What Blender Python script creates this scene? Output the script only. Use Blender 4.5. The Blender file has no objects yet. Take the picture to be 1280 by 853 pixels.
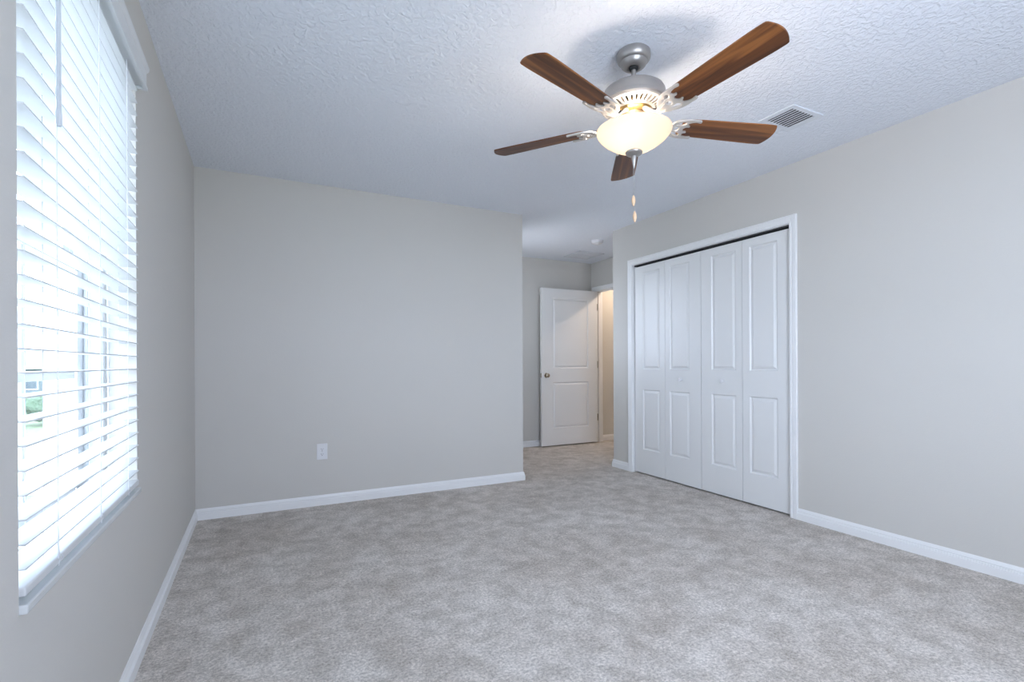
import bpy, bmesh, math, random
from mathutils import Vector, Matrix

# ------------------------------------------------------------------ camera
SC = bpy.context.scene
COL = SC.collection
H = 2.44
EYE = 1.0716
cam_d = bpy.data.cameras.new('camera')
cam = bpy.data.objects.new('camera', cam_d)
COL.objects.link(cam)
F, CX, CY, YAW, ROLL = 619.02, 634.43, 454.78, 0.46435, -0.00437
fw = Vector((math.sin(YAW), math.cos(YAW), 0))
rt = Vector((math.cos(YAW), -math.sin(YAW), 0))
up = Vector((0, 0, 1))
r2 = rt * math.cos(ROLL) + up * math.sin(ROLL)
u2 = -rt * math.sin(ROLL) + up * math.cos(ROLL)
cam.matrix_world = Matrix(((r2.x, u2.x, -fw.x, 0), (r2.y, u2.y, -fw.y, 0), (r2.z, u2.z, -fw.z, EYE), (0, 0, 0, 1)))
cam_d.sensor_width = 36
cam_d.lens = F / 1280 * 36
cam_d.shift_x = (640 - CX) / 1280
cam_d.shift_y = (CY - 426.5) / 1280
cam_d.clip_start = 0.02
cam_d.clip_end = 500
SC.camera = cam

# ------------------------------------------------------------------ world, sun, big lights, exposure
SC.view_settings.view_transform = 'Standard'
SC.view_settings.look = 'None'
SC.view_settings.gamma = 1
SC.view_settings.use_curve_mapping = False
SC.view_settings.exposure = 0.12
world = bpy.data.worlds.new('sky')
SC.world = world
world.use_nodes = True
bg = world.node_tree.nodes['Background']
bg.inputs['Color'].default_value = (0.70, 0.80, 1.0, 1)
bg.inputs['Strength'].default_value = 10.5


def light(name, kind, loc, energy, color, rot=None, **kw):
    d = bpy.data.lights.new(name, kind)
    d.energy = energy
    d.color = color
    for k, v in kw.items():
        setattr(d, k, v)
    o = bpy.data.objects.new(name, d)
    o.location = loc
    if rot:
        o.rotation_euler = rot
    COL.objects.link(o)
    return o


sun = light('sun', 'SUN', (0, 0, 30), 6.0, (1, 0.96, 0.9), angle=0.01)
sun.rotation_euler = Vector((-0.45, -0.55, -1.0)).to_track_quat('-Z', 'Y').to_euler()
# fill light added outside an unseen opening behind the camera
light('back_fill_light', 'AREA', (0.95, -0.80, 1.50), 58, (0.74, 0.83, 1.0), (math.radians(-90), 0, math.radians(0)),
      shape='RECTANGLE', size=1.2, size_y=1.1)
bpy.data.objects['back_fill_light'].rotation_euler = Vector((1.0, 1, 0.9)).to_track_quat('-Z', 'Y').to_euler()

# fill light added to brighten the alcove, outside an unseen side opening
light('alcove_fill_light', 'AREA', (2.0, 4.75, 1.62), 3, (0.78, 0.88, 1.0), Vector((1, 0, 0.1)).to_track_quat('-Z', 'Y').to_euler(),
      shape='RECTANGLE', size=0.65, size_y=0.9)

# sky portals: they give off nothing, they only tell the renderer where daylight comes in
for loc, d, sx, sy in (((-0.67, 1.7175, 1.387), (1, 0, 0), 0.99, 1.55), ((0.95, -0.77, 1.55), (0, 1, 0), 1.3, 1.2), ((2.04, 4.75, 1.625), (1, 0, 0), 0.7, 0.95)):
    po = light('sky_portal', 'AREA', loc, 1, (1, 1, 1), Vector(d).to_track_quat('-Z', 'Y').to_euler(), shape='RECTANGLE', size=sx, size_y=sy)
    po.data.cycles.is_portal = True


# ------------------------------------------------------------------ materials
def srgb(r, g, b):
    f = lambda c: (c / 255 / 12.92) if c / 255 <= 0.04045 else ((c / 255 + 0.055) / 1.055) ** 2.4
    return (f(r), f(g), f(b), 1)


def mat(name, col, rough=0.6, metal=0.0, spec=0.5, noise=None, bump=None):
    """noise=(scale, amount): slight colour mottling of the surface itself; bump=(scale, strength, distance)"""
    m = bpy.data.materials.new(name)
    m.use_nodes = True
    nt = m.node_tree
    b = nt.nodes['Principled BSDF']
    b.inputs['Base Color'].default_value = col if len(col) == 4 else (*col, 1)
    b.inputs['Roughness'].default_value = rough
    b.inputs['Metallic'].default_value = metal
    b.inputs['Specular IOR Level'].default_value = spec
    tc = nt.nodes.new('ShaderNodeTexCoord')
    if noise:
        n = nt.nodes.new('ShaderNodeTexNoise')
        n.inputs['Scale'].default_value = noise[0]
        n.inputs['Detail'].default_value = 4
        nt.links.new(tc.outputs['Object'], n.inputs['Vector'])
        mx = nt.nodes.new('ShaderNodeMix')
        mx.data_type = 'RGBA'
        c = b.inputs['Base Color'].default_value
        mx.inputs[6].default_value = (c[0] * (1 - noise[1]), c[1] * (1 - noise[1]), c[2] * (1 - noise[1]), 1)
        mx.inputs[7].default_value = tuple(min(1, x * (1 + noise[1])) for x in c[:3]) + (1,)
        nt.links.new(n.outputs['Fac'], mx.inputs[0])
        nt.links.new(mx.outputs[2], b.inputs['Base Color'])
    if bump:
        n = nt.nodes.new('ShaderNodeTexNoise')
        n.inputs['Scale'].default_value = bump[0]
        n.inputs['Detail'].default_value = 3
        nt.links.new(tc.outputs['Object'], n.inputs['Vector'])
        bp = nt.nodes.new('ShaderNodeBump')
        bp.inputs['Strength'].default_value = bump[1]
        bp.inputs['Distance'].default_value = bump[2]
        nt.links.new(n.outputs['Fac'], bp.inputs['Height'])
        nt.links.new(bp.outputs['Normal'], b.inputs['Normal'])
    return m


M = {}
M['wall'] = mat('wall_paint', (0.655, 0.635, 0.60), 0.75, spec=0.3, noise=(1.5, 0.01), bump=(140, 0.25, 0.002))
M['trim'] = mat('trim_paint', (0.90, 0.90, 0.90), 0.38, noise=(3, 0.01))
M['door'] = mat('door_paint', (0.83, 0.83, 0.825), 0.36, noise=(3, 0.01), bump=(60, 0.03, 0.001))
M['vinyl'] = mat('window_vinyl', (0.80, 0.82, 0.83), 0.4, noise=(4, 0.01))
M['slat'] = mat('blind_slat', (0.76, 0.77, 0.775), 0.35, noise=(6, 0.01))
M['cord'] = mat('blind_cord', (0.80, 0.81, 0.82), 0.7, noise=(60, 0.03))
M['wand'] = mat('wand_plastic', (0.62, 0.66, 0.70), 0.25, noise=(20, 0.02))
M['sill'] = mat('marble_sill', (0.70, 0.72, 0.72), 0.25, noise=(9, 0.08))
M['nickel'] = mat('brushed_nickel', (0.42, 0.40, 0.385), 0.42, metal=0.85, noise=(40, 0.05))
M['arm'] = mat('blade_arm_metal', (0.60, 0.575, 0.55), 0.38, metal=0.7, noise=(40, 0.05))
M['warm_core'] = mat('warm_lit_metal', (0.45, 0.30, 0.12), 0.35, metal=0.9, noise=(40, 0.05))  # golden brown puts the warm lamplight into the motor core's colour
M['dark'] = mat('cavity_shade', (0.03, 0.03, 0.032), 0.9, noise=(10, 0.1))  # near black stands in for the shade inside gaps and openings
M['rubber'] = mat('dark_rubber', (0.02, 0.02, 0.02), 0.7, noise=(10, 0.1))
M['plastic'] = mat('white_plastic', (0.80, 0.80, 0.82), 0.4, noise=(20, 0.01))
M['vent'] = mat('white_enamel_grille', (0.78, 0.81, 0.86), 0.45, noise=(20, 0.01))
M['pendant'] = mat('pale_wood_pendant', (0.78, 0.53, 0.34), 0.4, noise=(90, 0.12))
M['chain'] = mat('bead_chain', (0.55, 0.55, 0.56), 0.3, metal=0.8, noise=(90, 0.05))
M['knob'] = mat('satin_nickel_knob', (0.50, 0.44, 0.36), 0.25, metal=1.0, noise=(30, 0.04))
M['hall_wall'] = mat('hall_wall_paint', (0.67, 0.65, 0.605), 0.8, noise=(1.5, 0.01), bump=(140, 0.25, 0.002))
M['lawn'] = mat('lawn_grass', (0.085, 0.12, 0.055), 0.9, noise=(0.5, 0.25), bump=(30, 0.6, 0.05))
M['road'] = mat('pale_concrete', (0.28, 0.275, 0.265), 0.85, noise=(1.0, 0.06))
M['asphalt'] = mat('asphalt', (0.38, 0.38, 0.38), 0.85, noise=(1.0, 0.08))
M['stucco'] = mat('cream_stucco', (0.11, 0.135, 0.145), 0.85, noise=(2, 0.04))
M['roof'] = mat('roof_shingles', (0.12, 0.125, 0.09), 0.9, noise=(3, 0.15))
M['leaf'] = mat('tree_leaves', (0.08, 0.13, 0.075), 0.8, noise=(2.5, 0.4), bump=(3, 1, 0.4))
M['bark'] = mat('tree_bark', (0.20, 0.15, 0.11), 0.9, noise=(8, 0.3))
M['house_glass'] = mat('house_window_glass', (0.07, 0.09, 0.11), 0.1, noise=(2, 0.1))


def ceiling_mat():
    m = mat('ceiling_texture_paint', (0.87, 0.905, 0.97), 0.8, spec=0.3)
    nt = m.node_tree
    b = nt.nodes['Principled BSDF']
    tc = nt.nodes.new('ShaderNodeTexCoord')
    n = nt.nodes.new('ShaderNodeTexNoise')
    n.inputs['Scale'].default_value = 48
    n.inputs['Detail'].default_value = 5
    n.inputs['Distortion'].default_value = 0.6
    nt.links.new(tc.outputs['Object'], n.inputs['Vector'])
    rp = nt.nodes.new('ShaderNodeValToRGB')
    rp.color_ramp.elements[0].position = 0.42
    rp.color_ramp.elements[1].position = 0.60
    nt.links.new(n.outputs['Fac'], rp.inputs['Fac'])
    bp = nt.nodes.new('ShaderNodeBump')
    bp.inputs['Strength'].default_value = 0.9
    bp.inputs['Distance'].default_value = 0.003
    nt.links.new(rp.outputs['Color'], bp.inputs['Height'])
    nt.links.new(bp.outputs['Normal'], b.inputs['Normal'])
    return m


M['ceiling'] = ceiling_mat()


def carpet_mat():
    m = mat('carpet_pile', (0.4, 0.38, 0.38), 0.95, spec=0.1)
    nt = m.node_tree
    b = nt.nodes['Principled BSDF']
    N, L = nt.nodes.new, nt.links.new
    tc = N('ShaderNodeTexCoord')

    def noise(scale, detail, rough=0.5, dist=0.0, vec=None):
        n = N('ShaderNodeTexNoise')
        n.inputs['Scale'].default_value = scale
        n.inputs['Detail'].default_value = detail
        n.inputs['Roughness'].default_value = rough
        n.inputs['Distortion'].default_value = dist
        L(vec or tc.outputs['Object'], n.inputs['Vector'])
        return n.outputs['Fac']
    fine = noise(85, 6, 0.9)
    mid = noise(8, 8, 0.75, 0.25)
    big = noise(1.6, 3, 0.6, 0.4)
    # pile lying in different directions: mid and large patches; tufts: fine
    def ramp(src, p0, p1, c0, c1):
        r = N('ShaderNodeValToRGB')
        r.color_ramp.elements[0].position = p0
        r.color_ramp.elements[1].position = p1
        r.color_ramp.elements[0].color = (*c0, 1)
        r.color_ramp.elements[1].color = (*c1, 1)
        L(src, r.inputs['Fac'])
        return r.outputs['Color']
    c_mid = ramp(mid, 0.40, 0.60, (0.60, 0.555, 0.505), (0.82, 0.77, 0.72))
    c_big = ramp(big, 0.35, 0.65, (0.86, 0.84, 0.82), (1.0, 1.0, 1.0))
    c_fine = ramp(fine, 0.38, 0.60, (0.50, 0.49, 0.485), (1.20, 1.20, 1.20))
    def mul(a, b_):
        x = N('ShaderNodeMix')
        x.data_type = 'RGBA'
        x.blend_type = 'MULTIPLY'
        x.inputs[0].default_value = 1
        L(a, x.inputs[6])
        L(b_, x.inputs[7])
        return x.outputs[2]
    L(mul(mul(c_mid, c_big), c_fine), b.inputs['Base Color'])
    ad = N('ShaderNodeMath')
    ad.operation = 'MULTIPLY_ADD'
    L(mid, ad.inputs[0])
    ad.inputs[1].default_value = 1.5
    L(fine, ad.inputs[2])
    bp = N('ShaderNodeBump')
    bp.inputs['Strength'].default_value = 0.35
    bp.inputs['Distance'].default_value = 0.003
    L(ad.outputs[0], bp.inputs['Height'])
    L(bp.outputs['Normal'], b.inputs['Normal'])
    return m


M['carpet'] = carpet_mat()


def wood_mat():
    m = mat('walnut_veneer', (0.2, 0.08, 0.03), 0.42, spec=0.35)
    nt = m.node_tree
    b = nt.nodes['Principled BSDF']
    N, L = nt.nodes.new, nt.links.new
    tc = N('ShaderNodeTexCoord')
    mp = N('ShaderNodeMapping')
    mp.inputs['Scale'].default_value = (1.6, 26, 10)
    L(tc.outputs['Object'], mp.inputs['Vector'])
    oi = N('ShaderNodeObjectInfo')
    mv = N('ShaderNodeVectorMath')
    mv.operation = 'ADD'
    L(mp.outputs['Vector'], mv.inputs[0])
    L(oi.outputs['Random'], mv.inputs[1])
    n = N('ShaderNodeTexNoise')
    n.inputs['Scale'].default_value = 1.0
    n.inputs['Detail'].default_value = 5
    n.inputs['Distortion'].default_value = 0.9
    L(mv.outputs[0], n.inputs['Vector'])
    r = N('ShaderNodeValToRGB')
    e = r.color_ramp.elements
    e[0].position = 0.32
    e[0].color = (0.050, 0.016, 0.006, 1)
    e[1].position = 0.70
    e[1].color = (0.30, 0.110, 0.028, 1)
    x = e.new(0.5)
    x.color = (0.135, 0.045, 0.013, 1)
    L(n.outputs['Fac'], r.inputs['Fac'])
    L(r.outputs['Color'], b.inputs['Base Color'])
    return m


M['wood'] = wood_mat()


def glass_mat():
    m = bpy.data.materials.new('window_glass')
    m.use_nodes = True
    nt = m.node_tree
    nt.nodes.clear()
    out = nt.nodes.new('ShaderNodeOutputMaterial')
    mix = nt.nodes.new('ShaderNodeMixShader')
    tr = nt.nodes.new('ShaderNodeBsdfTransparent')
    tr.inputs['Color'].default_value = (0.94, 0.97, 0.96, 1)
    gl = nt.nodes.new('ShaderNodeBsdfGlossy')
    gl.inputs['Roughness'].default_value = 0.02
    lw = nt.nodes.new('ShaderNodeLayerWeight')
    lw.inputs['Blend'].default_value = 0.5
    pw = nt.nodes.new('ShaderNodeMath')
    pw.operation = 'POWER'
    pw.inputs[1].default_value = 5
    fr = nt.nodes.new('ShaderNodeMath')
    fr.operation = 'MULTIPLY_ADD'
    fr.inputs[1].default_value = 0.5
    fr.inputs[2].default_value = 0.03
    nt.links.new(lw.outputs['Facing'], pw.inputs[0])
    nt.links.new(pw.outputs[0], fr.inputs[0])
    nt.links.new(fr.outputs[0], mix.inputs[0])
    nt.links.new(tr.outputs[0], mix.inputs[1])
    nt.links.new(gl.outputs[0], mix.inputs[2])
    nt.links.new(mix.outputs[0], out.inputs[0])
    return m


M['glass'] = glass_mat()


def bowl_mat():
    m = bpy.data.materials.new('frosted_bowl_glass')
    m.use_nodes = True
    nt = m.node_tree
    nt.nodes.clear()
    N, L = nt.nodes.new, nt.links.new
    out = N('ShaderNodeOutputMaterial')
    tl = N('ShaderNodeBsdfTranslucent')
    tl.inputs['Color'].default_value = (0.47, 0.415, 0.35, 1)
    gl = N('ShaderNodeBsdfPrincipled')
    gl.inputs['Base Color'].default_value = (0.85, 0.80, 0.74, 1)
    gl.inputs['Roughness'].default_value = 0.3
    mx = N('ShaderNodeMixShader')
    mx.inputs[0].default_value = 0.35
    L(tl.outputs[0], mx.inputs[1])
    L(gl.outputs[0], mx.inputs[2])
    em = N('ShaderNodeEmission')
    em.inputs['Color'].default_value = (1.0, 0.80, 0.62, 1)
    em.inputs['Strength'].default_value = 0.22
    ad = N('ShaderNodeAddShader')
    L(mx.outputs[0], ad.inputs[0])
    L(em.outputs[0], ad.inputs[1])
    L(ad.outputs[0], out.inputs[0])
    return m


M['bowl'] = bowl_mat()


def emit_mat(name, col, s):
    m = bpy.data.materials.new(name)
    m.use_nodes = True
    b = m.node_tree.nodes['Principled BSDF']
    b.inputs['Emission Color'].default_value = (*col, 1)
    b.inputs['Emission Strength'].default_value = s
    return m


M['bulb'] = emit_mat('lit_bulb', (1, 0.75, 0.5), 12)
M['hall_lamp'] = emit_mat('lit_lamp_diffuser', (1, 0.75, 0.5), 6)


# ------------------------------------------------------------------ mesh helpers
class MB:
    def __init__(self):
        self.bm = bmesh.new()

    def poly(self, pts):
        try:
            return self.bm.faces.new([self.bm.verts.new(p) for p in pts])
        except ValueError:
            return None

    def box(self, x0, x1, y0, y1, z0, z1, bevel=0.0, seg=2):
        x0, x1 = sorted((x0, x1)); y0, y1 = sorted((y0, y1)); z0, z1 = sorted((z0, z1))
        t = bmesh.new()
        v = [t.verts.new((x, y, z)) for x in (x0, x1) for y in (y0, y1) for z in (z0, z1)]
        for f in ((0, 1, 3, 2), (4, 6, 7, 5), (0, 4, 5, 1), (2, 3, 7, 6), (0, 2, 6, 4), (1, 5, 7, 3)):
            t.faces.new([v[i] for i in f])
        if bevel:
            bmesh.ops.bevel(t, geom=t.edges[:] , offset=bevel, segments=seg, profile=0.5, affect='EDGES')
        self.merge(t)
        return self

    def merge(self, t, mtx=None):
        bmesh.ops.recalc_face_normals(t, faces=t.faces[:])
        if mtx:
            bmesh.ops.transform(t, matrix=mtx, verts=t.verts[:])
        me = bpy.data.meshes.new('tmp')
        t.to_mesh(me)
        t.free()
        self.bm.from_mesh(me)
        bpy.data.meshes.remove(me)

    def lathe(self, prof, seg=48, loc=(0, 0, 0), axis='Z'):
        t = bmesh.new()
        rings = []
        for r, z in prof:
            if r < 1e-6:
                rings.append([t.verts.new((0, 0, z))])
            else:
                rings.append([t.verts.new((r * math.cos(2 * math.pi * k / seg), r * math.sin(2 * math.pi * k / seg), z)) for k in range(seg)])
        for a, b in zip(rings, rings[1:]):
            for k in range(seg):
                k2 = (k + 1) % seg
                if len(a) == 1 and len(b) == 1:
                    continue
                if len(a) == 1:
                    t.faces.new((a[0], b[k], b[k2]))
                elif len(b) == 1:
                    t.faces.new((a[k], b[0], a[k2]))
                else:
                    t.faces.new((a[k], b[k], b[k2], a[k2]))
        m = Matrix.Translation(loc)
        if axis == 'X':
            m = m @ Matrix.Rotation(math.radians(90), 4, 'Y')
        if axis == 'Y':
            m = m @ Matrix.Rotation(math.radians(90), 4, 'X')
        self.merge(t, m)
        return self

    def tube(self, pts, r, seg=8, caps=True):
        t = bmesh.new()
        pts = [Vector(p) for p in pts]
        rings = []
        for i, p in enumerate(pts):
            d = (pts[min(i + 1, len(pts) - 1)] - pts[max(i - 1, 0)]).normalized()
            a = d.orthogonal().normalized() if i == 0 else (rings_a - d * rings_a.dot(d)).normalized()
            rings_a = a
            b = d.cross(a)
            rr = r[i] if isinstance(r, (list, tuple)) else r
            rings.append([t.verts.new(p + a * rr * math.cos(2 * math.pi * k / seg) + b * rr * math.sin(2 * math.pi * k / seg)) for k in range(seg)])
        for a, b in zip(rings, rings[1:]):
            for k in range(seg):
                t.faces.new((a[k], a[(k + 1) % seg], b[(k + 1) % seg], b[k]))
        if caps:
            t.faces.new(rings[0][::-1])
            t.faces.new(rings[-1])
        self.merge(t)
        return self

    def sweep(self, sections, close=True, cap=True):
        """sections: lists of equal length; bridges each to the next"""
        t = bmesh.new()
        R = [[t.verts.new(p) for p in s] for s in sections]
        n = len(R[0])
        for a, b in zip(R, R[1:]):
            for k in range(n if close else n - 1):
                t.faces.new((a[k], a[(k + 1) % n], b[(k + 1) % n], b[k]))
        if cap and close:
            t.faces.new(R[0][::-1])
            t.faces.new(R[-1])
        self.merge(t)
        return self


def obj(name, mb, m, parent=None, smooth=False, loc=None):
    me = bpy.data.meshes.new(name)
    mb.bm.to_mesh(me)
    mb.bm.free()
    o = bpy.data.objects.new(name, me)
    me.materials.append(M[m] if isinstance(m, str) else m)
    COL.objects.link(o)
    if smooth:
        for p in me.polygons:
            p.use_smooth = True
        try:
            me.set_sharp_from_angle(angle=math.radians(35))
        except Exception:
            pass
    if parent:
        o.parent = parent
    if loc:
        o.location = loc
    return o


def empty(name, loc=(0, 0, 0), rotz=0.0):
    o = bpy.data.objects.new(name, None)
    o.location = loc
    o.rotation_euler = (0, 0, rotz)
    o.empty_display_size = 0.1
    COL.objects.link(o)
    return o


def tag(o, label, cat, group=None, kind=None):
    o['label'] = label
    o['category'] = cat
    if group:
        o['group'] = group
    if kind:
        o['kind'] = kind
    return o


def struct(o, label=None, cat=None):
    o['kind'] = 'structure'
    if label:
        o['label'] = label
    if cat:
        o['category'] = cat
    return o


# ------------------------------------------------------------------ room dimensions (metres)
A = -0.399     # left wall face
D = 4.011      # far wall face
B = 2.165      # right end of the far wall
C = 3.283      # closet wall face
G = 4.102      # end of the closet wall
E = 5.575      # alcove back wall
C2 = 4.083     # alcove right wall
YB = -0.65     # wall behind the camera
T = 0.115
WY0, WY1, WZ0, WZ1 = 1.222, 2.213, 0.609, 2.165   # window opening

# ------------------------------------------------------------------ shell
struct(obj('floor', MB().box(-0.6, 6.2, YB - T, 6.0, -0.20, 0), 'carpet'), 'mottled greige cut pile carpet across the whole room', 'carpet')
struct(obj('ceiling', MB().box(-0.6, 6.2, YB - T, 6.0, H, H + 0.2), 'ceiling'), 'white ceiling with knockdown texture', 'ceiling')

b = MB()
XO = -0.66
b.box(XO, A, YB - T, WY0, 0, H)
b.box(XO, A, WY1, D + T, 0, H)
b.box(XO, A, WY0, WY1, 0, WZ0)
b.box(XO, A, WY0, WY1, WZ1, H)
struct(obj('wall_left', b, 'wall'), 'left wall with the window', 'wall')
struct(obj('wall_far', MB().box(A, B, D, D + T, 0, H), 'wall'), 'blank greige far wall with outlet', 'wall')
AY0, AY1, AZ0, AZ1 = 4.40, 5.10, 1.15, 2.10     # alcove side opening, added out of sight to let fill light in
b = MB()
b.box(B - T, B, D + T, AY0, 0, H)
b.box(B - T, B, AY1, E + T, 0, H)
b.box(B - T, B, AY0, AY1, 0, AZ0)
b.box(B - T, B, AY0, AY1, AZ1, H)
struct(obj('wall_alcove_left', b, 'wall'))
struct(obj('wall_alcove_back', MB().box(B, C2, E, E + T, 0, H), 'wall'), 'wall behind the open bedroom door', 'wall')
CY0, CY1, CZ = 2.191, 3.803, 2.030             # closet opening
b = MB()
b.box(C, C + T, YB - T, CY0 - 0.015, 0, H)
b.box(C, C + T, CY1 + 0.015, G, 0, H)
b.box(C, C + T, CY0 - 0.015, CY1 + 0.015, CZ + 0.015, H)
b.box(C + T, C2, G - T, G, 0, H)                 # end of the closet
struct(obj('wall_right', b, 'wall'), 'right wall with the closet', 'wall')
# closet interior
b = MB()
b.box(C2, C2 + T, CY0 - 0.3, G, 0, H)
b.box(C + T, C2, CY0 - 0.3 - T, CY0 - 0.3, 0, H)
struct(obj('wall_closet', b, 'wall'))
DY0, DY1, DZ = 4.62, 5.475, 2.045              # bedroom doorway
b = MB()
b.box(C2, C2 + T, G, DY0 - 0.015, 0, H)
b.box(C2, C2 + T, DY1 + 0.015, E + T, 0, H)
b.box(C2, C2 + T, DY0 - 0.015, DY1 + 0.015, DZ + 0.015, H)
struct(obj('wall_alcove_right', b, 'wall'), 'alcove wall with the bedroom doorway', 'wall')
b = MB()
b.box(C2 + T, 6.0, 5.548, 5.548 + T, 0, H)
b.box(6.0, 6.1, 3.9, 5.7, 0, H)
b.box(C2 + T, 6.0, 3.8, 3.9, 0, H)
struct(obj('wall_hall', b, 'hall_wall'), 'hallway wall seen through the doorway', 'wall')
b = MB()
BX0, BX1, BZ0, BZ1 = 0.30, 1.60, 0.95, 2.15  # unseen back wall opening, added to brighten the room
b.box(A, BX0, YB - T, YB, 0, H)
b.box(BX1, C, YB - T, YB, 0, H)
b.box(BX0, BX1, YB - T, YB, 0, BZ0)
b.box(BX0, BX1, YB - T, YB, BZ1, H)
struct(obj('wall_back', b, 'wall'))

# ------------------------------------------------------------------ baseboards
BP = [(0, 0), (0.0144, 0), (0.0144, 0.044), (0.0100, 0.0465), (0.0124, 0.0505), (0.0082, 0.0535), (0.0098, 0.059), (0.006, 0.070), (0.003, 0.077), (0, 0.077)]


def baseboard(name, p0, p1, nrm, m0=0, m1=0):
    """p0->p1 along the wall, nrm into the room; m0/m1: +1 run past the end by the thickness, -1 stop short, 0 square"""
    p0, p1, nrm = Vector((*p0, 0)), Vector((*p1, 0)), Vector((*nrm, 0))
    d = (p1 - p0).normalized()
    s0 = [p0 + nrm * t - d * (m0 * t) + Vector((0, 0, h)) for t, h in BP]
    s1 = [p1 + nrm * t + d * (m1 * t) + Vector((0, 0, h)) for t, h in BP]
    return struct(obj(name, MB().sweep([s0, s1]), 'trim'))


CW = 0.057
baseboard('baseboard_left', (A, YB), (A, D), (1, 0), -1, -1)
baseboard('baseboard_far', (A, D), (B, D), (0, -1), -1, 1)
baseboard('baseboard_alcove_left', (B, D), (B, E), (1, 0), 1, -1)
baseboard('baseboard_alcove_back', (B, E), (C2, E), (0, -1), -1, -1)
baseboard('baseboard_alcove_right', (C2, G), (C2, DY0 - CW), (-1, 0), -1, 0)
baseboard('baseboard_closet_end', (C, G), (C2, G), (0, 1), 1, -1)
baseboard('baseboard_right_far', (C, CY1 + CW), (C, G), (-1, 0), 0, 1)
baseboard('baseboard_right', (C, YB), (C, CY0 - CW), (-1, 0), -1, 0)
baseboard('baseboard_hall', (C2 + T, 5.548), (6.0, 5.548), (0, -1), 0, 0)
baseboard('baseboard_back', (A, YB), (C, YB), (0, 1), -1, -1)


# ------------------------------------------------------------------ casings
def casing(name, x, y0, y1, ztop, side, w=0.057):
    """three sided door casing on the plane x, facing side (-1/+1)"""
    k = w / 0.057
    prof = [(0.004, 0), (0.004, 0.010), (0.008, 0.0125), (0.019, 0.0125), (0.0215, 0.0095), (0.025, 0.0125), (0.040, 0.0145), (0.043, 0.0125), (0.046, 0.0155), (0.054, 0.0165), (0.057, 0.014), (0.057, 0)]
    s = [[], [], [], []]
    for d, t in prof:
        d *= k
        X = x + side * t
        s[0].append((X, y0 - d, 0.0))
        s[1].append((X, y0 - d, ztop + d))
        s[2].append((X, y1 + d, ztop + d))
        s[3].append((X, y1 + d, 0.0))
    return struct(obj(name, MB().sweep(s), 'trim'))


c1 = casing('trim_1', C, CY0, CY1, CZ, -1)
c1['label'] = 'white moulded casing around the closet doors'
c1['category'] = 'door casing'
b = MB()
b.box(C - 0.001, C + T, CY0 - 0.015, CY0, 0, CZ)
b.box(C - 0.001, C + T, CY1, CY1 + 0.015, 0, CZ)
b.box(C - 0.001, C + T, CY0 - 0.015, CY1 + 0.015, CZ, CZ + 0.015)
obj('jamb', b, 'trim', c1)
b = MB()
b.box(C + 0.022, C + 0.060, CY0 + 0.002, CY1 - 0.002, CZ - 0.012, CZ - 0.0005)
obj('door_track', b, 'dark', c1)
c2 = casing('trim_2', C2, DY0, DY1, DZ, -1, 0.060)
c2['label'] = 'white casing around the bedroom doorway'
c2['category'] = 'door casing'
b = MB()
b.box(C2 - 0.001, C2 + T + 0.001, DY0 - 0.015, DY0, 0, DZ)
b.box(C2 - 0.001, C2 + T + 0.001, DY1, DY1 + 0.015, 0, DZ)
b.box(C2 - 0.001, C2 + T + 0.001, DY0 - 0.015, DY1 + 0.015, DZ, DZ + 0.015)
b.box(C2 + 0.040, C2 + 0.075, DY1 - 0.011, DY1 + 0.001, 0, DZ - 0.001)
b.box(C2 + 0.040, C2 + 0.075, DY0 - 0.001, DY0 + 0.011, 0, DZ - 0.001)
b.box(C2 + 0.040, C2 + 0.075, DY0, DY1, DZ - 0.011, DZ + 0.001)
obj('jamb', b, 'trim', c2)


# ------------------------------------------------------------------ moulded door leaves
def leaf(width, z0, z1, thick, panels, both=False):
    """leaf in local coordinates: x 0..width, front face at y=0 facing -y, back at y=thick.
    panels: (x0, x1, z0, z1)"""
    t = bmesh.new()

    def q(a):
        t.faces.new([t.verts.new(p) for p in a])

    def face_side(y, sgn):
        xs0, xs1 = panels[0][0], panels[0][1]
        q([(0, y, z0), (xs0, y, z0), (xs0, y, z1), (0, y, z1)])
        q([(xs1, y, z0), (width, y, z0), (width, y, z1), (xs1, y, z1)])
        zs = [z0]
        for p in sorted(panels, key=lambda p: p[2]):
            zs += [p[2], p[3]]
        zs.append(z1)
        for k in range(0, len(zs), 2):
            q([(xs0, y, zs[k]), (xs1, y, zs[k]), (xs1, y, zs[k + 1]), (xs0, y, zs[k + 1])])
        for (x0, x1, a, b_) in panels:
            st = [(0, 0), (0.002, 0.0028), (0.007, 0.0085), (0.010, 0.0105), (0.013, 0.0105), (0.028, 0.0040), (0.031, 0.0018), (0.034, 0.0015)]
            prev = None
            for ins, dep in st:
                yy = y + sgn * dep
                ring = [(x0 + ins, yy, a + ins), (x1 - ins, yy, a + ins), (x1 - ins, yy, b_ - ins), (x0 + ins, yy, b_ - ins)]
                if prev:
                    for k in range(4):
                        q([prev[k], prev[(k + 1) % 4], ring[(k + 1) % 4], ring[k]])
                prev = ring
            q(prev)
    face_side(0, 1)
    if both:
        face_side(thick, -1)
    else:
        q([(0, thick, z0), (width, thick, z0), (width, thick, z1), (0, thick, z1)])
    q([(0, 0, z0), (0, thick, z0), (0, thick, z1), (0, 0, z1)])
    q([(width, 0, z0), (width, thick, z0), (width, thick, z1), (width, 0, z1)])
    q([(0, 0, z0), (width, 0, z0), (width, thick, z0), (0, thick, z0)])
    q([(0, 0, z1), (width, 0, z1), (width, thick, z1), (0, thick, z1)])
    bmesh.ops.remove_doubles(t, verts=t.verts[:], dist=1e-5)
    mb = MB()
    mb.merge(t)
    return mb


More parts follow.
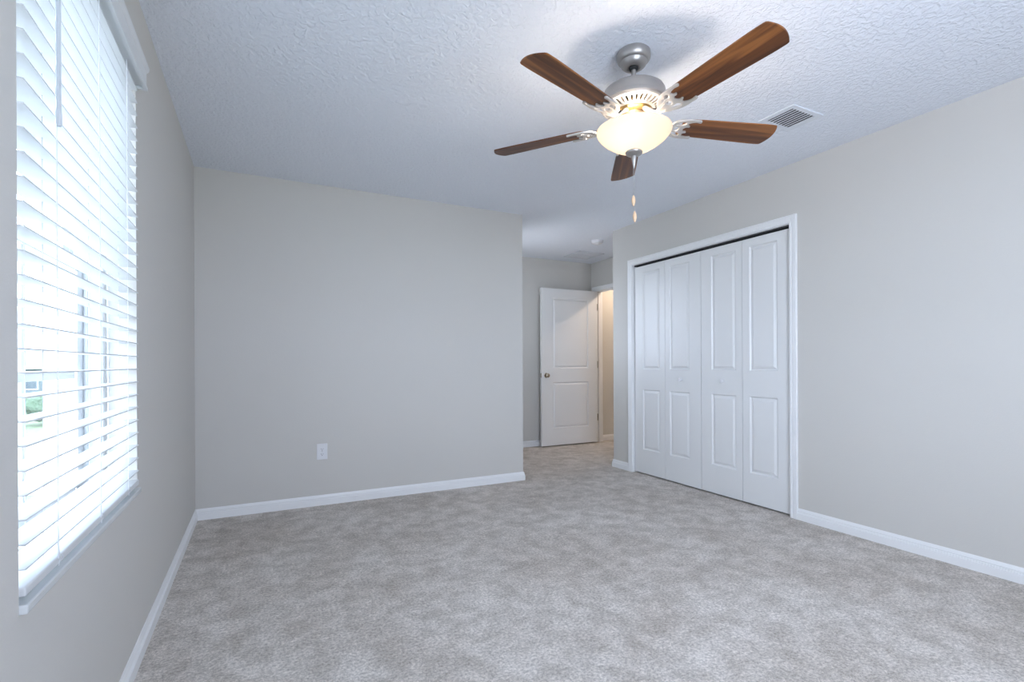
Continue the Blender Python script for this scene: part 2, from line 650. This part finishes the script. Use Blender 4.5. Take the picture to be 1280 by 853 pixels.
# bifold closet doors: local x runs along -y of the room, front faces -x
XF = C + 0.020
PZ = [(0.240, 0.817), (1.010, 1.945)]
LEAVES = [  # (y far edge, y near edge, panel far, panel near)
    (3.796, 3.392, 3.684, 3.457), (3.388, 2.981, 3.334, 3.103),
    (2.976, 2.585, 2.873, 2.640), (2.581, 2.195, 2.521, 2.294)]
ANG = [0.010, -0.010, 0.0, 0.0]


def bifold(name, idx, knob_y, label):
    root = empty(name, (XF, LEAVES[idx[0]][0], 0.012), 0)
    struct(root, label, 'closet door')
    objs = []
    for i in idx:
        ya, yb, pa, pb = LEAVES[i]
        w = ya - yb
        lf = obj('door_leaf', leaf(w, 0, 1.994, 0.034, [(ya - pa, ya - pb, z0 - 0.012, z1 - 0.012) for z0, z1 in PZ]), 'door', root)
        lf.matrix_local = Matrix.Translation((0, ya - LEAVES[idx[0]][0], 0)) @ Matrix.Rotation(math.radians(-90), 4, 'Z')
        objs.append(lf)
    kl = [o for o, i in zip(objs, idx) if LEAVES[i][1] < knob_y < LEAVES[i][0]][0]
    ya = [LEAVES[i][0] for i in idx if LEAVES[i][1] < knob_y < LEAVES[i][0]][0]
    kb = obj('knob', MB().lathe([(0.0, 0.0), (0.010, 0.0), (0.0105, 0.002), (0.007, 0.005), (0.0065, 0.011), (0.012, 0.015), (0.0155, 0.020), (0.0155, 0.025), (0.011, 0.029), (0, 0.030)], 24, (0, 0, 0), 'Y'), 'plastic', kl, smooth=True)
    kb.location = (ya - knob_y, 0.0, 0.924 - 0.012)
    return root


bifold('door_2', (0, 1), 3.197, 'left bifold pair of white panelled closet doors')
bifold('door_3', (2, 3), 2.757, 'right bifold pair of white panelled closet doors')

# bedroom door, swung open 90 degrees in front of the alcove back wall
DX0, DX1, DYF = 3.206, 4.074, 5.432
root = empty('door_1', (DX0, DYF, 0.016))
struct(root, 'white two-panel bedroom door standing open', 'door')
lf = obj('door_leaf', leaf(DX1 - DX0, 0, 2.022, 0.035, [(3.372 - DX0, 3.926 - DX0, 0.234 - 0.016, 0.828 - 0.016), (3.372 - DX0, 3.926 - DX0, 1.008 - 0.016, 1.915 - 0.016)], both=True), 'door', root)


def door_knob(sgn):
    p = [(0.0, 0.0), (0.032, 0.0), (0.032, 0.003), (0.028, 0.007), (0.012, 0.009), (0.011, 0.024), (0.018, 0.030), (0.026, 0.037), (0.0275, 0.045), (0.024, 0.053), (0.012, 0.059), (0, 0.060)]
    o = obj('knob', MB().lathe(p, 32, (0, 0, 0), 'Y'), 'knob', lf, smooth=True)
    o.location = (0.066, 0 if sgn > 0 else 0.035, 0.919 - 0.016)
    if sgn < 0:
        o.rotation_euler = (0, 0, math.pi)
    return o


door_knob(1)
door_knob(-1)
o = obj('latch_plate', MB().box(-0.0015, 0.001, 0.006, 0.029, -0.028, 0.028), 'knob', lf)
o.location = (0, 0, 0.903)
for hz in (1.81, 1.04, 0.33):
    b = MB()
    b.lathe([(0.0, -0.045), (0.006, -0.045), (0.006, -0.001), (0.005, 0.0), (0.006, 0.001), (0.006, 0.045), (0, 0.045)], 12, (DX1 - DX0 + 0.0045, 0.0, hz))
    b.box(DX1 - DX0 - 0.001, DX1 - DX0 + 0.0025, 0.0, 0.030, hz - 0.044, hz + 0.044)
    obj('hinge', b, 'knob', root, smooth=True)

# ------------------------------------------------------------------ window
root = empty('window_1', (-0.53, (WY0 + WY1) / 2, WZ0))
struct(root, 'window with white grille bars behind the blind', 'window')
RX, RY, RZ = root.location


def wpart(name, mb, m, parent=None):
    o = obj(name, mb, m, parent or root)
    if not parent:
        o.matrix_local = Matrix.Translation((-RX, -RY, -RZ))
    return o


FX0, FX1 = -0.640, -0.490
b = MB()
for (y0, y1, z0, z1) in ((WY0, WY0 + 0.030, WZ0, WZ1), (WY1 - 0.030, WY1, WZ0, WZ1), (WY0, WY1, WZ1 - 0.035, WZ1), (WY0, WY1, WZ0 + 0.0, WZ0 + 0.045)):
    b.box(FX0, FX1, y0, y1, z0, z1)
for s, y in ((1, WY0 + 0.030), (-1, WY1 - 0.030)):
    b.box(-0.575, -0.571, y, y + s * 0.010, WZ0, WZ1)
    b.box(-0.538, -0.530, y, y + s * 0.010, WZ0, WZ1)
    b.box(-0.506, -0.496, y, y + s * 0.010, WZ0, WZ1)
wpart('window_frame', b, 'vinyl')
MID = 1.395
YC = 1.7175


def sash(name, xc, z0, z1):
    b = MB()
    y0, y1 = WY0 + 0.040, WY1 - 0.040
    s = 0.038
    b.box(xc - 0.013, xc + 0.013, y0, y0 + s + 0.015, z0, z1)
    b.box(xc - 0.013, xc + 0.013, y1 - s - 0.015, y1, z0, z1)
    b.box(xc - 0.013, xc + 0.013, y0 + s, y1 - s, z0, z0 + s)
    b.box(xc - 0.013, xc + 0.013, y0 + s, y1 - s, z1 - s, z1)
    sa = wpart(name, b, 'vinyl')
    b = MB()
    zm = (z0 + z1) / 2
    b.box(xc - 0.006, xc + 0.006, YC - 0.011, YC + 0.011, z0 + s, z1 - s)
    b.box(xc - 0.006, xc + 0.006, y0 + s, YC - 0.011, zm - 0.011, zm + 0.011)
    b.box(xc - 0.006, xc + 0.006, YC + 0.011, y1 - s, zm - 0.011, zm + 0.011)
    wpart('grille_bar', b, 'vinyl', sa)
    wpart('pane', MB().box(xc - 0.010, xc - 0.008, y0 + s, y1 - s, z0 + s, z1 - s), 'glass', sa)
    return sa


sash('upper_sash', -0.592, MID - 0.005, WZ1 - 0.035)
sash('lower_sash', -0.556, WZ0 + 0.045, MID + 0.030)
b = MB()
b.box(-0.492, -0.3865, WY0 - 0.0, WY1 + 0.0, WZ0, WZ0 + 0.018, 0.003)
wpart('window_sill', b, 'sill')

# frame of the unseen opening added behind the camera for more light
root2 = empty('fill_window_back', ((BX0 + BX1) / 2, YB - T / 2, BZ0))
struct(root2)
b = MB()
hw = (BX1 - BX0) / 2
for (x0, x1, z0, z1) in ((-hw, -hw + 0.05, 0, BZ1 - BZ0), (hw - 0.05, hw, 0, BZ1 - BZ0), (-0.03, 0.03, 0, BZ1 - BZ0), (-hw, hw, 0, 0.05), (-hw, hw, BZ1 - BZ0 - 0.05, BZ1 - BZ0)):
    b.box(x0, x1, -0.03, 0.03, z0, z1)
obj('window_frame', b, 'vinyl', root2)

root3 = empty('fill_window_alcove', (B - T / 2, (AY0 + AY1) / 2, AZ0))  # unseen alcove window, added to let fill light in
struct(root3)
b = MB()
hw = (AY1 - AY0) / 2
for (y0, y1, z0, z1) in ((-hw, -hw + 0.04, 0, AZ1 - AZ0), (hw - 0.04, hw, 0, AZ1 - AZ0), (-hw, hw, 0, 0.04), (-hw, hw, AZ1 - AZ0 - 0.04, AZ1 - AZ0)):
    b.box(-0.02, 0.02, y0, y1, z0, z1)
obj('window_frame', b, 'vinyl', root3)

# ------------------------------------------------------------------ window blind
blind = empty('window_blind', (-0.415, YC, 0.64))
tag(blind, 'white horizontal slat blind hanging open in the left window', 'window blind')
BO = Matrix.Translation((0.415, -YC, -0.64))


def bpart(name, mb, m, smooth=False, parent=None):
    o = obj(name, mb, m, parent or blind, smooth=smooth)
    if not parent:
        o.matrix_local = BO
    return o


SY0, SY1 = 1.228, 2.200
SXF, SXB = -0.391, -0.441


def slat_mb():
    xc = (SXF + SXB) / 2
    hw_ = (SXF - SXB) / 2
    top, bot = [], []
    for i in range(9):
        s = -1 + 2 * i / 8
        zc = 0.0012 * (1 - s * s)
        th = 0.0015
        top.append((s * hw_, zc + th))
        bot.append((s * hw_, zc - th))
    loop = top + bot[::-1]
    return MB().sweep([[(xc + x, SY0, z) for x, z in loop], [(xc + x, SY1, z) for x, z in loop]])


NS = 31
Z_LAST = 0.691
first = bpart('slat', slat_mb(), 'slat')
for k in range(NS):
    z = Z_LAST + 0.04582 * k
    if k == 0:
        o = first
    else:
        o = first.copy()
        COL.objects.link(o)
        o.parent = blind
    o.matrix_local = BO @ Matrix.Translation((0, 0, z))
bpart('bottom_rail', MB().box(SXB, SXF, SY0, SY1, 0.6405, 0.6585, 0.003), 'slat')
bpart('headrail', MB().box(-0.445, -0.377, SY0, SY1, 2.086, 2.150), 'slat')
# valance: crown profile with mitred returns
VX = A + 0.036
vp = [(0.0, 2.078), (0.0, 2.090), (-0.003, 2.094), (-0.003, 2.140), (0.0, 2.144), (0.004, 2.152), (0.005, 2.163), (-0.009, 2.163), (-0.011, 2.140), (-0.011, 2.078)]
secs = []
for (yy, back) in ((WY0 - 0.004, 1), (WY1 + 0.004, 1)):
    pass
s0, s1, s2, s3 = [], [], [], []
yA, yB = WY0 - 0.006, WY1 + 0.004
for dx, z in vp:
    s0.append((A + 0.001, yA - dx, z))
    s1.append((VX + dx, yA - dx, z))
    s2.append((VX + dx, yB + dx, z))
    s3.append((A + 0.001, yB + dx, z))
bpart('valance', MB().sweep([s0, s1, s2, s3]), 'slat')
ZT = 2.115
for y in (1.390, 1.712, 2.030):
    bpart('ladder_cord', MB().tube([(SXF + 0.0015, y, 0.655), (SXF + 0.0018, y, 1.3), (SXF + 0.0015, y, ZT)], 0.0013, 6), 'cord')
    bpart('ladder_cord', MB().tube([(SXB - 0.0015, y, 0.655), (SXB - 0.0018, y, 1.3), (SXB - 0.0015, y, ZT)], 0.0013, 6), 'cord')
    bpart('lift_cord', MB().tube([((SXF + SXB) / 2, y + 0.008, 0.65), ((SXF + SXB) / 2, y + 0.008, ZT)], 0.0011, 6), 'cord')
    # cord end looped over the bottom rail
    X = SXF + 0.0015
    bpart('cord_loop', MB().tube([(X, y, 0.685), (X + 0.001, y + 0.002, 0.668), (X + 0.001, y + 0.010, 0.657), (X, y + 0.024, 0.655), (X + 0.001, y + 0.028, 0.650), (X + 0.001, y + 0.018, 0.646), (X + 0.001, y + 0.004, 0.650), (X + 0.001, y - 0.001, 0.640)], 0.0011, 6), 'cord')
wd = MB()
wd.lathe([(0, 1.562), (0.0045, 1.562), (0.0058, 1.566), (0.0058, 1.585), (0.0048, 1.60), (0.0045, 2.06), (0.002, 2.066), (0.002, 2.10), (0, 2.10)], 6, (-0.366, 1.318, 0))
bpart('tilt_wand', wd, 'wand')

# ------------------------------------------------------------------ ceiling fan
FXC, FYC = 1.4768, 1.6973
fan = empty('ceiling_fan', (FXC, FYC, H))
tag(fan, 'brushed nickel ceiling fan with five walnut blades and lit frosted glass bowl', 'ceiling fan')


def fz(z):
    return z - H


def fpart(name, mb, m, smooth=True, parent=None):
    return obj(name, mb, m, parent or fan, smooth=smooth)


fpart('canopy', MB().lathe([(0, 0), (0.066, 0), (0.072, -0.006), (0.0735, -0.018), (0.073, -0.028), (0.069, -0.038), (0.062, -0.045), (0.0585, -0.046), (0.0575, -0.050), (0.053, -0.060), (0.044, -0.068), (0.034, -0.072), (0.028, -0.072), (0.025, -0.068), (0.0, -0.066)], 48), 'nickel')
fpart('hanger_ball', MB().lathe([(0, -0.064), (0.018, -0.066), (0.021, -0.071), (0.018, -0.077), (0.012, -0.080), (0, -0.080)], 24), 'rubber')
fpart('downrod', MB().lathe([(0, -0.08), (0.0100, -0.08), (0.0100, -0.150), (0.0135, -0.152), (0.0135, -0.165), (0, -0.170)], 24), 'nickel')
fpart('motor_housing', MB().lathe([(0, fz(2.282)), (0.030, fz(2.282)), (0.040, fz(2.278)), (0.100, fz(2.276)), (0.118, fz(2.273)), (0.128, fz(2.266)), (0.1335, fz(2.256)), (0.137, fz(2.235)), (0.1385, fz(2.222)), (0.143, fz(2.219)), (0.1455, fz(2.212)), (0.1455, fz(2.203)), (0.141, fz(2.198)), (0.137, fz(2.1975)), (0.132, fz(2.205)), (0.0, fz(2.206))], 72), 'nickel')
# slotted cast ring on the underside of the motor
b = MB()
b.lathe([(0.126, fz(2.2005)), (0.1405, fz(2.1975)), (0.139, fz(2.1945)), (0.134, fz(2.191)), (0.126, fz(2.190)), (0.126, fz(2.2005))], 72)
b.lathe([(0.072, fz(2.188)), (0.092, fz(2.188)), (0.092, fz(2.180)), (0.086, fz(2.176)), (0.072, fz(2.176)), (0.072, fz(2.188))], 72)
NB = 36
for k in range(NB):
    a0 = 2 * math.pi * k / NB
    wi, wo = 0.0036, 0.0052
    ca, sa_ = math.cos(a0), math.sin(a0)

    def P(r, s, z):
        return (r * ca - s * sa_, r * sa_ + s * ca, fz(z))
    t0 = [P(0.088, -wi, 2.188), P(0.088, wi, 2.188), P(0.088, wi, 2.1785), P(0.088, -wi, 2.1785)]
    t1 = [P(0.110, -wi * 1.15, 2.193), P(0.110, wi * 1.15, 2.193), P(0.110, wi * 1.15, 2.184), P(0.110, -wi * 1.15, 2.184)]
    t2 = [P(0.128, -wo, 2.199), P(0.128, wo, 2.199), P(0.128, wo, 2.190), P(0.128, -wo, 2.190)]
    b.sweep([t0, t1, t2])
fpart('vent_ring', b, 'arm')
fpart('motor_core', MB().lathe([(0, fz(2.204)), (0.080, fz(2.204)), (0.080, fz(2.172)), (0.074, fz(2.166)), (0.0, fz(2.166))], 48), 'warm_core')
fpart('switch_housing', MB().lathe([(0, fz(2.168)), (0.045, fz(2.168)), (0.050, fz(2.160)), (0.050, fz(2.128)), (0.062, fz(2.122)), (0.064, fz(2.115)), (0.060, fz(2.112)), (0, fz(2.112))], 48), 'nickel')
fpart('center_rod', MB().lathe([(0, fz(2.114)), (0.004, fz(2.114)), (0.004, fz(1.992)), (0, fz(1.992))], 12), 'nickel')

for k in range(2):
    ang = 0.6 + k * math.pi
    cx_, cy_ = 0.075 * math.cos(ang), 0.075 * math.sin(ang)
    bl = fpart('bulb', MB().lathe([(0, fz(2.118)), (0.012, fz(2.116)), (0.013, fz(2.106)), (0.020, fz(2.095)), (0.022, fz(2.083)), (0.018, fz(2.070)), (0.008, fz(2.062)), (0, fz(2.061))], 20, (cx_, cy_, 0)), 'bulb')
    L_ = light('bulb_light', 'POINT', (cx_ * 1.0, cy_ * 1.0, fz(2.092)), 10.0, (1.0, 0.88, 0.76), shadow_soft_size=0.05)
    L_.parent = fan
# light bowl: shallow flared bowl with a rolled rim
outer = [(0.1590, 2.0970), (0.1615, 2.0950), (0.1620, 2.0915), (0.1605, 2.0860), (0.1560, 2.0770), (0.1460, 2.0650), (0.1290, 2.0495), (0.1060, 2.0330), (0.0800, 2.0180), (0.0540, 2.0080), (0.0280, 2.0015), (0.0050, 1.9995)]
inner = [(r - 0.004 if r > 0.02 else r, z + 0.004) for r, z in outer[3:]]
prof = [(r, fz(z)) for r, z in ([(0.1560, 2.0950)] + outer)] + [(r, fz(z)) for r, z in inner[::-1]]
prof.append(prof[0])
fpart('light_bowl', MB().lathe(prof, 72), 'bowl')
fpart('finial', MB().lathe([(0, fz(2.004)), (0.033, fz(2.004)), (0.0375, fz(1.999)), (0.036, fz(1.993)), (0.028, fz(1.987)), (0.018, fz(1.984)), (0.0115, fz(1.982)), (0.0115, fz(1.972)), (0.0095, fz(1.962)), (0.0055, fz(1.940)), (0.0035, fz(1.928)), (0, fz(1.927))], 36), 'nickel')
for (dx, dy, zc) in ((-0.003, 0.001, 1.786), (0.003, 0.0, 1.716)):
    n = max(2, int((1.945 - zc) / 0.006))
    b = MB()
    top = zc + 0.026
    b.tube([(dx, dy, fz(1.935)), (dx, dy, fz(top))], 0.0007, 6)
    zz = 1.933
    while zz > top:
        t = bmesh.new()
        bmesh.ops.create_icosphere(t, subdivisions=1, radius=0.0014)
        b.merge(t, Matrix.Translation((dx, dy, fz(zz))))
        zz -= 0.0042
    ch = fpart('pull_chain', b, 'chain')
    prof = []
    for i in range(13):
        u = i / 12
        prof.append((0.0088 * math.sin(math.pi * u) ** 0.62 * (0.82 + 0.18 * (1 - abs(2 * u - 1.1))) if 0 < i < 12 else 0.0, fz(zc + 0.026 - 0.052 * u)))
    obj('pendant', MB().lathe(prof, 20, (dx, dy, 0)), 'pendant', ch, smooth=True)

# blades and their cast arms, built in local coordinates: x along the radius, y across
PITCH = -0.1867
R_TIP = 0.674
ZB = fz(2.128)
R_ROOT = 0.218


def blade_mb():
    # outline (x, half width) with softly rounded tip; the root is scalloped under the arm
    th = 0.0055
    pts = []
    W0, W1 = 0.054, 0.0665
    n = 10
    side = []
    for i in range(n + 1):
        u = i / n
        x = R_ROOT + 0.012 + u * (R_TIP - 0.028 - R_ROOT - 0.012)
        side.append((x, W0 + (W1 - W0) * min(1, u * 1.15) ** 0.9))
    tip = []
    r = 0.012
    for i in range(-1, 18):
        s = (1 - 2 * i / 16) if 0 < i < 16 else (1 if i < 8 else -1)
        if i in (0, 16):
            s *= 0.965
        y = (W1) * s
        bulge = 0.021 * (1 - s * s)
        if abs(s) > 0.99:
            tip.append((R_TIP - 0.026, y))
        else:
            tip.append((R_TIP - 0.023 + bulge, y))
    # soften the corners
    rootp = [(R_ROOT, -W0 + 0.012), (R_ROOT, W0 - 0.012)]
    loop = rootp[1:] + side[:-1] + [(R_TIP - 0.030, W1)] + tip[1:-1] + [(R_TIP - 0.030, -W1)] + [(x, -y) for x, y in side[:-1][::-1]] + rootp[:1]
    t = bmesh.new()
    top = [t.verts.new((x, y, th / 2)) for x, y in loop]
    bot = [t.verts.new((x, y, -th / 2)) for x, y in loop]
    t.faces.new(top)
    t.faces.new(bot[::-1])
    for k in range(len(loop)):
        t.faces.new((top[k], bot[k], bot[(k + 1) % len(loop)], top[(k + 1) % len(loop)]))
    edges = [e for e in t.edges if abs(e.verts[0].co.z - e.verts[1].co.z) < 1e-6]
    bmesh.ops.bevel(t, geom=edges, offset=0.0012, segments=1, affect='EDGES')
    mb = MB()
    mb.merge(t)
    return mb


def arm_mesh():
    """cast scroll bracket under the blade root: 2D outline with openings, extruded"""
    cu = bpy.data.curves.new('arm_curve', 'CURVE')
    cu.dimensions = '2D'
    cu.fill_mode = 'BOTH'
    cu.extrude = 0.0026
    cu.bevel_depth = 0.0014
    cu.bevel_resolution = 1
    half = [(0.070, 0.015), (0.100, 0.0125), (0.128, 0.0105), (0.146, 0.012), (0.158, 0.020), (0.168, 0.034), (0.184, 0.047), (0.205, 0.056), (0.230, 0.0605), (0.262, 0.0600), (0.292, 0.0530),
            (0.268, 0.0510), (0.248, 0.0450), (0.238, 0.0350), (0.243, 0.0250), (0.2530, 0.0185), (0.240, 0.0155), (0.231, 0.0080), (0.229, 0.0)]
    outl = half + [(x, -y) for x, y in half[-2::-1]]

    def spline(points, rnd=0):
        sp = cu.splines.new('BEZIER')
        sp.bezier_points.add(len(points) - 1)
        for bp_, (x, y) in zip(sp.bezier_points, points):
            bp_.co = (x, y, 0)
            bp_.handle_left_type = bp_.handle_right_type = 'AUTO'
        sp.use_cyclic_u = True
        sp.resolution_u = 5
    spline(outl)
    circ = [(0.199 + 0.0125 * math.cos(a), 0.014 * math.sin(a)) for a in [2 * math.pi * i / 8 for i in range(8)]]
    spline(circ)
    for s in (1, -1):
        spline([(0.186, s * 0.022), (0.200, s * 0.024), (0.216, s * 0.022), (0.226, s * 0.030), (0.229, s * 0.042), (0.222, s * 0.047), (0.206, s * 0.044), (0.190, s * 0.034)])
    co = bpy.data.objects.new('arm_tmp', cu)
    COL.objects.link(co)
    dg = bpy.context.evaluated_depsgraph_get()
    me = bpy.data.meshes.new_from_object(co.evaluated_get(dg))
    bpy.data.objects.remove(co)
    bpy.data.curves.remove(cu)
    bm = bmesh.new()
    bm.from_mesh(me)
    bmesh.ops.remove_doubles(bm, verts=bm.verts[:], dist=1e-5)
    bmesh.ops.subdivide_edges(bm, edges=[e for e in bm.edges if e.calc_length() > 0.012], cuts=2)
    cp, sp_ = math.cos(PITCH), math.sin(PITCH)
    for v in bm.verts:
        x, y, z = v.co
        u = max(0, min(1, (x - 0.125) / 0.045))
        u = u * u * (3 - 2 * u)
        z0 = z - 0.0072          # under the blade
        y1 = y * (1 + (cp - 1) * u) - z0 * sp_ * u
        z1 = z0 * (1 + (cp - 1) * u) + y * sp_ * u
        w = max(0, min(1, (0.150 - x) / 0.075))
        w = w * w * (3 - 2 * w)
        z1 += 0.036 * w - 0.010 * math.sin(math.pi * max(0, min(1, (x - 0.09) / 0.09)))
        v.co = (x, y1, z1)
    bmesh.ops.recalc_face_normals(bm, faces=bm.faces[:])
    bm.to_mesh(me)
    bm.free()
    return me


arm_me = arm_mesh()
arm_me.materials.clear()
arm_me.materials.append(M['arm'])
for p_ in arm_me.polygons:
    p_.use_smooth = True
try:
    arm_me.set_sharp_from_angle(angle=math.radians(40))
except Exception:
    pass
blade_me = None
PH0 = -1.5475
DEV = [(0.0367, 0.0225), (-0.0115, -0.0068), (-0.0123, 0.0005), (0.0296, -0.0145), (-0.0288, 0.0072)]
for k in range(5):
    dphi, dz = DEV[k]
    a = PH0 + dphi + k * 2 * math.pi / 5
    base = Matrix.Translation((0, 0, ZB)) @ Matrix.Rotation(a, 4, 'Z') @ Matrix.Rotation(-dz / 0.67, 4, 'Y')
    arm = bpy.data.objects.new('blade_arm', arm_me)
    COL.objects.link(arm)
    arm.parent = fan
    arm.matrix_local = base
    if blade_me is None:
        bo = obj('blade', blade_mb(), 'wood', fan)
        blade_me = bo.data
    else:
        bo = bpy.data.objects.new('blade', blade_me)
        COL.objects.link(bo)
        bo.parent = fan
    bo.matrix_local = base @ Matrix.Rotation(PITCH, 4, 'X')

# ------------------------------------------------------------------ ceiling register beside the fan
vent = empty('ceiling_vent', (2.662, 1.764, H))
tag(vent, 'white louvred air vent in the ceiling beside the fan blade', 'air vent')
b = MB()
vx, vy = 0.132, 0.102
ix, iy = 0.098, 0.076
for (x0, x1, y0, y1) in ((-vx, -ix, -vy, vy), (ix, vx, -vy, vy), (-ix, ix, -vy, -iy), (-ix, ix, iy, vy)):
    b.box(x0, x1, y0, y1, -0.006, 0)
obj('vent_frame', b, 'vent', vent)
obj('duct_shade', MB().box(-ix, ix, -iy, iy, -0.0016, -0.0002), 'dark', vent)  # flat dark sheet, painted shade behind the louvres
for k in range(8):
    x = -ix + 0.0165 + k * (2 * ix - 0.027) / 7
    t = MB()
    t.sweep([[(x - 0.0085, yy, -0.0074), (x - 0.0088, yy, -0.0066), (x + 0.0085, yy, -0.0030), (x + 0.0088, yy, -0.0038)] for yy in (-iy, iy)])
    obj('louvre', t, 'vent', vent)

hatch = empty('ceiling_panel', (3.662, 5.150, H))
tag(hatch, 'flat square white ceiling panel with a centre seam above the bedroom door', 'ceiling panel')
hx, hy = 0.182, 0.180
b = MB()
for (x0, x1, y0, y1) in ((-hx, -hx + 0.018, -hy, hy), (hx - 0.018, hx, -hy, hy), (-hx, hx, -hy, -hy + 0.018), (-hx, hx, hy - 0.018, hy), (-hx, hx, -0.007, 0.007)):
    b.box(x0, x1, y0, y1, -0.010, 0)
obj('panel_frame', b, 'vent', hatch)
obj('shadow_gap', MB().box(-hx + 0.018, hx - 0.018, -hy + 0.018, hy - 0.018, -0.0015, -0.0002), 'dark', hatch)
for s in (-1, 1):
    obj('panel_insert', MB().box(-hx + 0.027, hx - 0.027, s * 0.016, s * (hy - 0.027), -0.006, -0.0016), 'vent', hatch)

sm = empty('smoke_detector', (3.375, 4.49, H))
tag(sm, 'round white smoke detector on the alcove ceiling', 'smoke detector')
obj('mounting_base', MB().lathe([(0, 0), (0.068, 0), (0.068, -0.010), (0, -0.010)], 40), 'plastic', sm, smooth=True)
obj('detector_cover', MB().lathe([(0, -0.010), (0.063, -0.010), (0.063, -0.022), (0.056, -0.034), (0.040, -0.039), (0.0, -0.040)], 40), 'plastic', sm, smooth=True)
obj('sensor_ring', MB().lathe([(0.026, -0.0388), (0.026, -0.044), (0.022, -0.046), (0.0, -0.046)], 24), 'plastic', sm, smooth=True)

# ------------------------------------------------------------------ duplex outlet on the far wall
outlet = empty('wall_outlet', (0.424, D, 0.407))
tag(outlet, 'white duplex power outlet low on the far wall', 'power outlet')
pl = obj('cover_plate', MB().box(-0.0385, 0.0385, -0.0055, 0, -0.060, 0.060, 0.0025), 'plastic', outlet)
for zc in (0.0195, -0.0195):
    b = MB()
    pr = []
    for i in range(24):
        a = 2 * math.pi * i / 24
        pr.append((max(-0.0165, min(0.0165, 0.0175 * math.cos(a))), 0.0145 * math.sin(a)))
    b.sweep([[(x, -0.0050, zc + z) for x, z in pr], [(x, -0.0080, zc + z) for x, z in pr]])
    rc = obj('receptacle', b, 'plastic', outlet)
    s = MB()
    s.box(-0.0075, -0.0055, -0.0084, -0.0078, zc - 0.002, zc + 0.007)
    s.box(0.0055, 0.0075, -0.0084, -0.0078, zc - 0.001, zc + 0.006)
    s.lathe([(0, -0.0002), (0.0026, -0.0002), (0.0026, 0.0006), (0, 0.0006)], 12, (0, -0.0078, zc - 0.008), 'Y')
    obj('socket_slots', s, 'dark', rc)
obj('screw', MB().lathe([(0, 0.0), (0.003, 0.0), (0.0025, 0.0012), (0, 0.0014)], 12, (0, -0.0052, 0), 'Y'), 'nickel', outlet)

# ------------------------------------------------------------------ hall lamp
hl = empty('hall_ceiling_lamp', (4.62, 4.85, H))
tag(hl, 'round lit flush ceiling lamp in the hallway', 'ceiling lamp')
obj('lamp_base', MB().lathe([(0, 0), (0.10, 0), (0.10, -0.018), (0, -0.018)], 40), 'nickel', hl, smooth=True)
obj('lamp_shade', MB().lathe([(0, -0.018), (0.095, -0.018), (0.09, -0.04), (0.06, -0.062), (0, -0.070)], 40), 'hall_lamp', hl, smooth=True)
L_ = light('hall_lamp_light', 'POINT', (0, 0, -0.11), 22, (1.0, 0.78, 0.60), shadow_soft_size=0.03)
L_.parent = hl

# ------------------------------------------------------------------ outside, seen between the slats (upstairs view)
GZ = -2.6
struct(obj('ground', MB().box(-150, 60, -60, 220, GZ - 0.3, GZ), 'lawn'), 'lawn outside the window', 'lawn')
struct(obj('driveway', MB().box(-40, -0.7, -20, 15.5, GZ, GZ + 0.02), 'road'), 'pale concrete paving outside', 'paving')
struct(obj('street', MB().box(-120, 20, 18.5, 34, GZ, GZ + 0.02), 'road'), 'pale street beyond the lawn', 'street')

house = empty('house', (-20, 78, GZ))
tag(house, 'low pale house with a shallow hip roof across the street', 'house')
obj('wall', MB().box(-15, 13, -5, 5, 0, 3.3), 'stucco', house)
b = MB()
b.poly([(-16, -6, 3.3), (14, -6, 3.3), (9, 0, 5.4), (-11, 0, 5.4)])
b.poly([(14, -6, 3.3), (14, 6, 3.3), (9, 0, 5.4)])
b.poly([(14, 6, 3.3), (-16, 6, 3.3), (-11, 0, 5.4), (9, 0, 5.4)])
b.poly([(-16, 6, 3.3), (-16, -6, 3.3), (-11, 0, 5.4)])
b.poly([(-16, -6, 3.28), (-16, 6, 3.28), (14, 6, 3.28), (14, -6, 3.28)])
obj('roof', b, 'roof', house)
for x in (-9, -3, 4, 9):
    w = obj('window', MB().box(x - 0.9, x + 0.9, -5.08, -4.98, 1.0, 2.5), 'vinyl', house)
    obj('pane', MB().box(x - 0.78, x + 0.78, -5.12, -5.07, 1.1, 2.4), 'house_glass', w)

rnd = random.Random(4)


def tree(name, x, y, h, r, label):
    t = empty(name, (x, y, GZ))
    tag(t, label, 'tree', 'trees across the street')
    obj('trunk', MB().tube([(0, 0, 0), (0.05, 0.02, h * 0.3), (0, 0, h * 0.6)], [0.16, 0.12, 0.07], 8), 'bark', t)
    b = MB()
    for i in range(26):
        tt = bmesh.new()
        rr = r * rnd.uniform(0.28, 0.45)
        bmesh.ops.create_icosphere(tt, subdivisions=2, radius=rr)
        for v in tt.verts:
            v.co *= rnd.uniform(0.82, 1.15)
        a = rnd.uniform(0, 6.28)
        q = r * rnd.uniform(0.1, 0.75)
        b.merge(tt, Matrix.Translation((q * math.cos(a), q * math.sin(a), h * rnd.uniform(0.42, 0.92))))
    obj('crown', b, 'leaf', t)


tree('street_tree', -11.9, 40.5, 1.7, 1.5, 'small round green tree beyond the street, furthest left')
tree('street_tree', -10.6, 43.5, 1.9, 1.4, 'small round green tree beyond the street, nearest the window frame')
